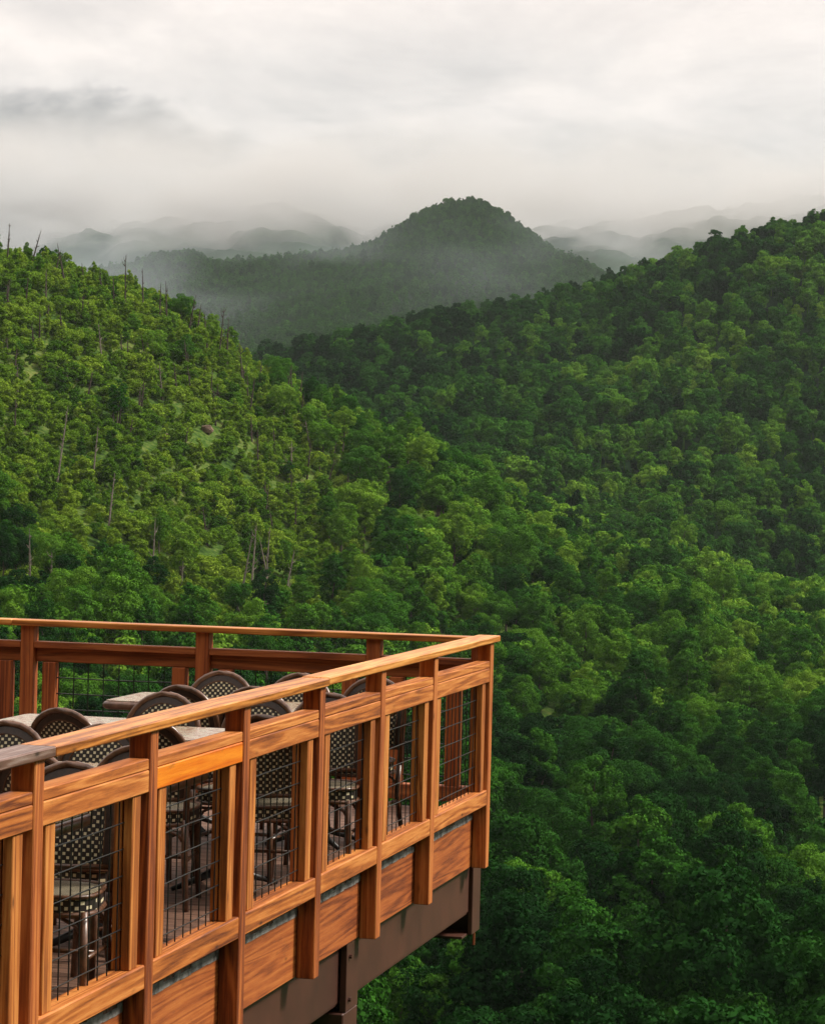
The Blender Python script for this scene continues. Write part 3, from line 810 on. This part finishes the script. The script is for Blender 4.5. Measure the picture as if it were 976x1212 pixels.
# ---- the rest of the wood: one object, trees scattered by geometry nodes
def pts_object(name, P, Z, S, TI, RT, K, protos, label):
    me = bpy.data.meshes.new(name); n = len(P); me.vertices.add(n)
    me.vertices.foreach_set('co', np.stack([P[:, 0], P[:, 1], Z], 1).reshape(-1))
    for an, ty, v in (('sc', 'FLOAT', S), ('tint', 'FLOAT', TI), ('rt', 'FLOAT', RT), ('kk', 'INT', K)):
        a = me.attributes.new(an, ty, 'POINT'); a.data.foreach_set('value', np.asarray(v, np.int32 if ty == 'INT' else np.float32))
    o = bpy.data.objects.new(name, me); col.objects.link(o)
    cl = bpy.data.collections.new(name+'_kinds')
    for k, mesh in enumerate(protos):
        q = bpy.data.objects.new('kind_%02d' % k, mesh); cl.objects.link(q)
    ng = bpy.data.node_groups.new(name, 'GeometryNodeTree')
    ng.interface.new_socket('Geometry', in_out='INPUT', socket_type='NodeSocketGeometry'); ng.interface.new_socket('Geometry', in_out='OUTPUT', socket_type='NodeSocketGeometry')
    gi = ng.nodes.new('NodeGroupInput'); go = ng.nodes.new('NodeGroupOutput')
    ci = ng.nodes.new('GeometryNodeCollectionInfo'); ci.inputs['Collection'].default_value = cl; ci.inputs['Separate Children'].default_value = True
    ip = ng.nodes.new('GeometryNodeInstanceOnPoints'); ip.inputs['Pick Instance'].default_value = True
    def att(nm, ty):
        a = ng.nodes.new('GeometryNodeInputNamedAttribute'); a.data_type = ty; a.inputs['Name'].default_value = nm; return a.outputs['Attribute']
    ng.links.new(gi.outputs[0], ip.inputs['Points']); ng.links.new(ci.outputs[0], ip.inputs['Instance'])
    ng.links.new(att('kk', 'INT'), ip.inputs['Instance Index']); ng.links.new(att('sc', 'FLOAT'), ip.inputs['Scale'])
    cb = ng.nodes.new('ShaderNodeCombineXYZ'); ng.links.new(att('rt', 'FLOAT'), cb.inputs[2]); ng.links.new(cb.outputs[0], ip.inputs['Rotation'])
    ng.links.new(ip.outputs[0], go.inputs[0])
    md = o.modifiers.new('scatter', 'NODES'); md.node_group = ng
    tag(o, label, 'woodland', kind='stuff')
    return o
def joined(p, key):                     # crown + trunk as one mesh for the scattered copies
    import bmesh
    bm = bmesh.new(); bm.from_mesh(p[key]); nf = len(bm.faces); bm.from_mesh(p['trunk'])
    bm.faces.ensure_lookup_table()
    for f in bm.faces[nf:]: f.material_index = 1
    me = bpy.data.meshes.new('tree_kind'); bm.to_mesh(me); bm.free(); me.materials.clear(); me.materials.append(LEAF); me.materials.append(BARK); return me
JM = [joined(p, 'mid') for p in PROT]; LO = [p['lo'] for p in PROT]
HI = [joined(p, 'hi') for p in PROT]
vis = ~hidden(near, zN+14*sN) & ~isind
nr = vis & (near[:, 1] < 420); nf_ = vis & ~nr
if nr.sum():
    K = np.concatenate([kN[nr], kN[nf_]+len(PROT)]); I = np.concatenate([np.where(nr)[0], np.where(nf_)[0]])
else:
    K = kN[nf_]+len(PROT); I = np.where(nf_)[0]
pts_object('valley_woodland', near[I], zN[I]-.2, sN[I], tN[I], rotN[I], K, HI+JM, 'smaller and farther trees filling the near valley and left slope')
vm = ~hidden(mid_, zM+14*sM)
pts_object('hillside_woodland', mid_[vm], zM[vm]-.2, sM[vm], tM[vm], rng.uniform(0, 6.28, vm.sum()), kM[vm], JM, 'dense wood covering the dark right hand mountainside')
zB, sB, tB = build_pts(brush, .38, 1.3, 12, .27); vb = ~hidden(brush, zB+4)
pts_object('hillside_brush', brush[vb], zB[vb]-.1, sB[vb], tB[vb], rng.uniform(0, 6.28, vb.sum()), rng.choice(4, vb.sum(), p=[.3, .3, .25, .15]), BRUSH, 'bright low brush covering the open upper left slope')
zF, sF, tF = build_pts(far, .6, 1.05, 14, -.05); tF = .24+tF*.34; vf = ~hidden(far, zF+25)
pts_object('distant_woodland', far[vf], zF[vf]-3, sF[vf], tF[vf], rng.uniform(0, 6.28, vf.sum()), rng.choice(6, vf.sum()), LO, 'distant wood on the central peak and its foothills')
print('near', len(near), 'ind', len(sel), 'min cnt', cnt[sel].min(), 'stuff near', vis.sum(), 'mid', vm.sum(), 'brush', vb.sum(), 'far', vf.sum())

# ------------------------------------------------------------------ dead trees on the burnt slope
def snag_mesh(seed, H=11., forked=False):
    r = random.Random(seed); m = MB()
    lx, ly = r.uniform(-.6, .6), r.uniform(-.4, .4)
    ax = [(lx*(k/5)**1.3, ly*k/5, H*k/5) for k in range(6)]
    m.tube(ax, [.34, .31, .27, .22, .16, .06], 6)
    for k in range(14 if not forked else 7):
        z = H*r.uniform(.35, .95); t = z/H; a = r.uniform(0, 2*PI); ln = r.uniform(.5, 1.7)*(1.3-t)*(2. if forked else 1)
        bx, by = lx*t**1.3, ly*t
        m.tube([(bx, by, z), (bx+ln*.6*math.cos(a), by+ln*.6*math.sin(a), z+ln*.25), (bx+ln*math.cos(a), by+ln*math.sin(a), z+ln*(.9 if forked else .5))], [.12, .08, .03], 4)
    me = bpy.data.meshes.new('dead_tree'); me.from_pydata(m.v, [], m.f); return me
SN = [snag_mesh(i, 11, i % 3 == 2) for i in range(6)]
SNP = []
for i, me in enumerate(SN):
    q = me.copy(); me.materials.append(SNAG); q.materials.append(PALE); SNP.append(q)
snags = []       # (photo x, photo y of the base, distance hint)
ridge = [(8, 296, 34), (34, 300, 26), (79, 322, 36), (122, 344, 30), (102, 338, 24), (148, 352, 42), (170, 358, 30), (188, 366, 36), (198, 372, 34), (220, 384, 36), (231, 388, 26), (258, 408, 44), (268, 410, 38), (246, 398, 24), (288, 436, 24), (345, 462, 30), (352, 470, 26), (372, 478, 18), (402, 492, 24), (425, 502, 22), (443, 512, 18), (476, 530, 20), (415, 500, 16), (62, 316, 18), (135, 350, 20), (305, 446, 18), (336, 458, 22), (388, 486, 18)]
r = random.Random(5)
for q in ((282, 700, 60), (296, 690, 70), (312, 705, 75), (322, 690, 60), (334, 700, 44), (36, 690, 60), (66, 560, 62), (60, 700, 50), (108, 560, 50), (214, 680, 50), (180, 672, 60), (128, 606, 40), (480, 1180, 60), (455, 1190, 55)): ridge.append(q)
for k in range(70):
    x = r.uniform(4, 470); yc = 300+ (x*.49 if x < 400 else 196+(x-400)*.5); y = yc+abs(r.gauss(0, 1))*75+12
    if y < 735: ridge.append((x, y, r.uniform(8, 26)))
for k, (x, y, hp) in enumerate(ridge):
    X, D, Z = ground_hit(x, y+24)
    H = CZ+azel(x, y-hp*r.uniform(.9, 1.4))[1]*D-Z; me = (SNP if 28 <= k < 42 else SN if r.random() < .8 or k < 28 else SNP)[k % 6]
    o = bpy.data.objects.new('dead_tree', me); col.objects.link(o); o.location = (X, D, Z-.3); o.scale = (.75, .75, max(.45, H/11))
    o.rotation_euler = (r.uniform(-.14, .14), r.uniform(-.22, .22), r.uniform(0, 6.28))
    shade = 'dark bare' if me in SN else 'pale bare'; fk = 'forked' if k % 3 == 2 else 'straight'
    on = 'on the ridge line' if k < 28 else 'amid the trees' if k < 42 else 'amid the brush'
    lab = f'{shade} {fk} trunk {on}, {x/9.76:.0f} percent across, {(y-hp/2)/12.12:.0f} down'
    if lab in used: lab = lab.replace(' trunk', ' thin trunk')
    used.add(lab)
    tag(o, lab, 'dead tree', 'dead trees standing on the left slope')
# boulders
def boulder(x, y, wpx, hpx, seed, lab):
    import bmesh
    X, D, Z = ROCKS[(x, y)]
    bm = bmesh.new(); bmesh.ops.create_icosphere(bm, subdivisions=4, radius=1)
    rr = np.random.default_rng(seed)
    pl = [(Vector(rr.normal(0, 1, 3)).normalized(), rr.uniform(.45, .85)) for _ in range(16)]
    for v in bm.verts:
        for n_, d_ in pl:
            q = v.co.dot(n_)
            if q > d_: v.co -= n_*(q-d_)
        v.co += Vector(rr.normal(0, .012, 3))
    me = bpy.data.meshes.new('boulder'); bm.to_mesh(me); bm.free(); me.materials.append(ROCK)
    o = bpy.data.objects.new('boulder', me); col.objects.link(o)
    w_ = wpx*D/F; h_ = hpx*D/F
    o.location = (X, D, Z+h_*.35); o.scale = (w_*.75, w_*.6, h_*1.0); o.rotation_euler = (0, .25, seed)
    tag(o, lab, 'boulder', 'bare rocks on the left slope')
boulder(428, 551, 15, 13, 1, 'blocky tan boulder in the trees where the left slope meets the valley')
boulder(245, 512, 14, 8, 2, 'tan rock outcrop halfway down the left slope, the widest one')
boulder(196, 521, 9, 6, 3, 'small brown rock left of the widest tan outcrop on the slope')

# ------------------------------------------------------------------ low cloud, mist and haze
HAZE_D = 2.5e-5
hz = MB().box(-10500, 10500, -10500, 10500, -420, 1180).build('haze', None)
m, nt, o = newmat('haze_air')
v = N(nt, 'ShaderNodeVolumePrincipled', Density=HAZE_D, Anisotropy=.2); v.inputs['Color'].default_value = (.86, .93, 1., 1)
L(nt, v.outputs[0], o.inputs['Volume']); hz.data.materials.clear(); hz.data.materials.append(m)
tag(hz, 'thin damp haze filling the valley air', 'haze', kind='stuff')

# low cloud and mist banks clinging to the far ridges, inside the haze air
def mist(name, box, z0, z1, dens, thr, seed, label, sx=1/210., sz=1/95., step=.12, tfade=260., colr=(.76, .765, .77, 1)):
    b = MB().box(*box).build(name, None)
    m, nt, o = newmat(name+'_air')
    g = N(nt, 'ShaderNodeNewGeometry'); sp = N(nt, 'ShaderNodeSeparateXYZ'); L(nt, g.outputs['Position'], sp.inputs[0])
    mp = N(nt, 'ShaderNodeMapping'); mp.inputs['Scale'].default_value = (sx, sx*.5, sz); mp.inputs['Location'].default_value = (seed, seed*2.3, 0)
    L(nt, g.outputs['Position'], mp.inputs['Vector'])
    n = N(nt, 'ShaderNodeTexNoise', Scale=1., Detail=5., Roughness=.55, Distortion=.5); L(nt, mp.outputs[0], n.inputs['Vector'])
    hgt = math_(nt, 'DIVIDE', math_(nt, 'SUBTRACT', sp.outputs['Z'], z0), z1-z0, clamp=False)
    hgt = math_(nt, 'MINIMUM', hgt, 1.15)
    f = math_(nt, 'ADD', math_(nt, 'MULTIPLY', n.outputs['Fac'], 4.), math_(nt, 'MULTIPLY', hgt, .75))
    f = math_(nt, 'SUBTRACT', f, thr, clamp=False)
    f = math_(nt, 'MULTIPLY', math_(nt, 'MAXIMUM', f, 0.), dens)
    # fade out towards the faces of the box
    yf = math_(nt, 'DIVIDE', math_(nt, 'SUBTRACT', sp.outputs['Y'], box[2]), 500., clamp=True)
    tf = math_(nt, 'DIVIDE', math_(nt, 'SUBTRACT', box[5], sp.outputs['Z']), tfade, clamp=True)
    bf = math_(nt, 'DIVIDE', math_(nt, 'SUBTRACT', sp.outputs['Z'], box[4]), 60., clamp=True)
    f = math_(nt, 'MULTIPLY', f, math_(nt, 'MULTIPLY', math_(nt, 'MULTIPLY', yf, tf), bf))
    v = N(nt, 'ShaderNodeVolumePrincipled', Anisotropy=.1); v.inputs['Color'].default_value = colr; L(nt, f, v.inputs['Density'])
    L(nt, v.outputs[0], o.inputs['Volume']); b.data.materials.clear(); b.data.materials.append(m)
    m.cycles.volume_step_rate = step
    tag(b, label, 'mist', kind='stuff'); return b
mist('cloud_mist_bank', (-2600, 2900, 4700, 8600, 120, 700), 190, 460, .0085, 2.28, 4.2, 'low cloud hiding the tops of the far ridges', tfade=170.)
mist('cloud_mist_bank', (-1500, 1400, 2250, 3880, -60, 400), 430, -100, .0008, 2.15, 9.1, 'thin mist drifting over the central peak and its foothills', step=.3, tfade=150., colr=(.78, .88, .98, 1))

# ------------------------------------------------------------------ light
w = bpy.data.worlds.new('World'); sc.world = w; w.use_nodes = True
nt = w.node_tree; nt.nodes.clear()
SUN_EL, SUN_AZ = math.radians(44), math.radians(78)      # azimuth clockwise from +Y
sky = N(nt, 'ShaderNodeTexSky'); sky.sky_type = 'NISHITA'; sky.sun_disc = False; sky.sun_elevation = SUN_EL; sky.sun_rotation = SUN_AZ
tc = N(nt, 'ShaderNodeTexCoord'); sp = N(nt, 'ShaderNodeSeparateXYZ'); L(nt, tc.outputs['Generated'], sp.inputs[0])
z = sp.outputs['Z']; xx_ = sp.outputs['X']
mp = N(nt, 'ShaderNodeMapping'); mp.inputs['Scale'].default_value = (8, 8, 22); L(nt, tc.outputs['Generated'], mp.inputs['Vector'])
n1 = N(nt, 'ShaderNodeTexNoise', Scale=1., Detail=9., Roughness=.62, Distortion=.5); L(nt, mp.outputs[0], n1.inputs['Vector'])
mp2 = N(nt, 'ShaderNodeMapping'); mp2.inputs['Scale'].default_value = (20, 20, 38); mp2.inputs['Location'].default_value = (3, 1, 5); L(nt, tc.outputs['Generated'], mp2.inputs['Vector'])
n2 = N(nt, 'ShaderNodeTexNoise', Scale=1.3, Detail=10., Roughness=.7); L(nt, mp2.outputs[0], n2.inputs['Vector'])
n1f = ramp(nt, n1.outputs['Fac'], [(.34, (0, 0, 0)), (.66, (1, 1, 1))]); n2f = ramp(nt, n2.outputs['Fac'], [(.34, (0, 0, 0)), (.66, (1, 1, 1))])
# brightness with height: grey near the ridges, creamy white above
zz = math_(nt, 'ADD', z, math_(nt, 'MULTIPLY', math_(nt, 'SUBTRACT', n1f, .5), .030))
base = ramp(nt, math_(nt, 'MULTIPLY', zz, 4.), [(.24, (.40, .41, .42)), (.38, (.52, .52, .505)), (.47, (.50, .485, .465)), (.57, (.74, .68, .635)), (.74, (.95, .84, .765))])
# grey cloud bar on the left
cz_ = math_(nt, 'SUBTRACT', .1265, math_(nt, 'MULTIPLY', math_(nt, 'ADD', xx_, .15), .10))
dz = math_(nt, 'ABSOLUTE', math_(nt, 'SUBTRACT', zz, cz_))
bar = math_(nt, 'SUBTRACT', 1.25, math_(nt, 'DIVIDE', dz, .015), clamp=True)
side = math_(nt, 'DIVIDE', math_(nt, 'SUBTRACT', .06, xx_), .16, clamp=True)
bar = math_(nt, 'MULTIPLY', math_(nt, 'MULTIPLY', bar, side), math_(nt, 'ADD', .45, n2f))
base = mix(nt, math_(nt, 'MULTIPLY', bar, .72), base, (.20, .193, .185))
mott = math_(nt, 'ADD', .86, math_(nt, 'ADD', math_(nt, 'MULTIPLY', n2f, .12), math_(nt, 'MULTIPLY', n1f, .14)))
base = mix(nt, 1., base, mott, 'MULTIPLY')
mr = N(nt, 'ShaderNodeMapRange'); L(nt, z, mr.inputs[0]); mr.inputs[1].default_value = .2; mr.inputs[2].default_value = .9; mr.inputs[3].default_value = 1.; mr.inputs[4].default_value = 1.7
base = mix(nt, 1., base, mr.outputs[0], 'MULTIPLY')
bgc = N(nt, 'ShaderNodeBackground', Strength=.335); L(nt, base, bgc.inputs[0])
bgs = N(nt, 'ShaderNodeBackground', Strength=.1); L(nt, sky.outputs[0], bgs.inputs[0])
ms = N(nt, 'ShaderNodeMixShader', Fac=.95); L(nt, bgs.outputs[0], ms.inputs[1]); L(nt, bgc.outputs[0], ms.inputs[2])
wo = nt.nodes.new('ShaderNodeOutputWorld'); L(nt, ms.outputs[0], wo.inputs[0])
sl = bpy.data.lights.new('sun', 'SUN'); sl.energy = 1.5; sl.angle = math.radians(11); sl.color = (1, .93, .82)
so = bpy.data.objects.new('sun', sl); col.objects.link(so)
dv = Vector((math.sin(SUN_AZ)*math.cos(SUN_EL), math.cos(SUN_AZ)*math.cos(SUN_EL), math.sin(SUN_EL)))
so.rotation_euler = dv.to_track_quat('Z', 'Y').to_euler()
sc.view_settings.view_transform = 'Standard'; sc.view_settings.look = 'None'; sc.view_settings.gamma = 1; sc.view_settings.exposure = 1.75
sc.view_settings.use_curve_mapping = False
cy_ = sc.cycles; cy_.max_bounces = 5; cy_.diffuse_bounces = 3; cy_.glossy_bounces = 2; cy_.transmission_bounces = 2; cy_.transparent_max_bounces = 4; cy_.volume_bounces = 1
cy_.volume_max_steps = 160; cy_.use_denoising = True
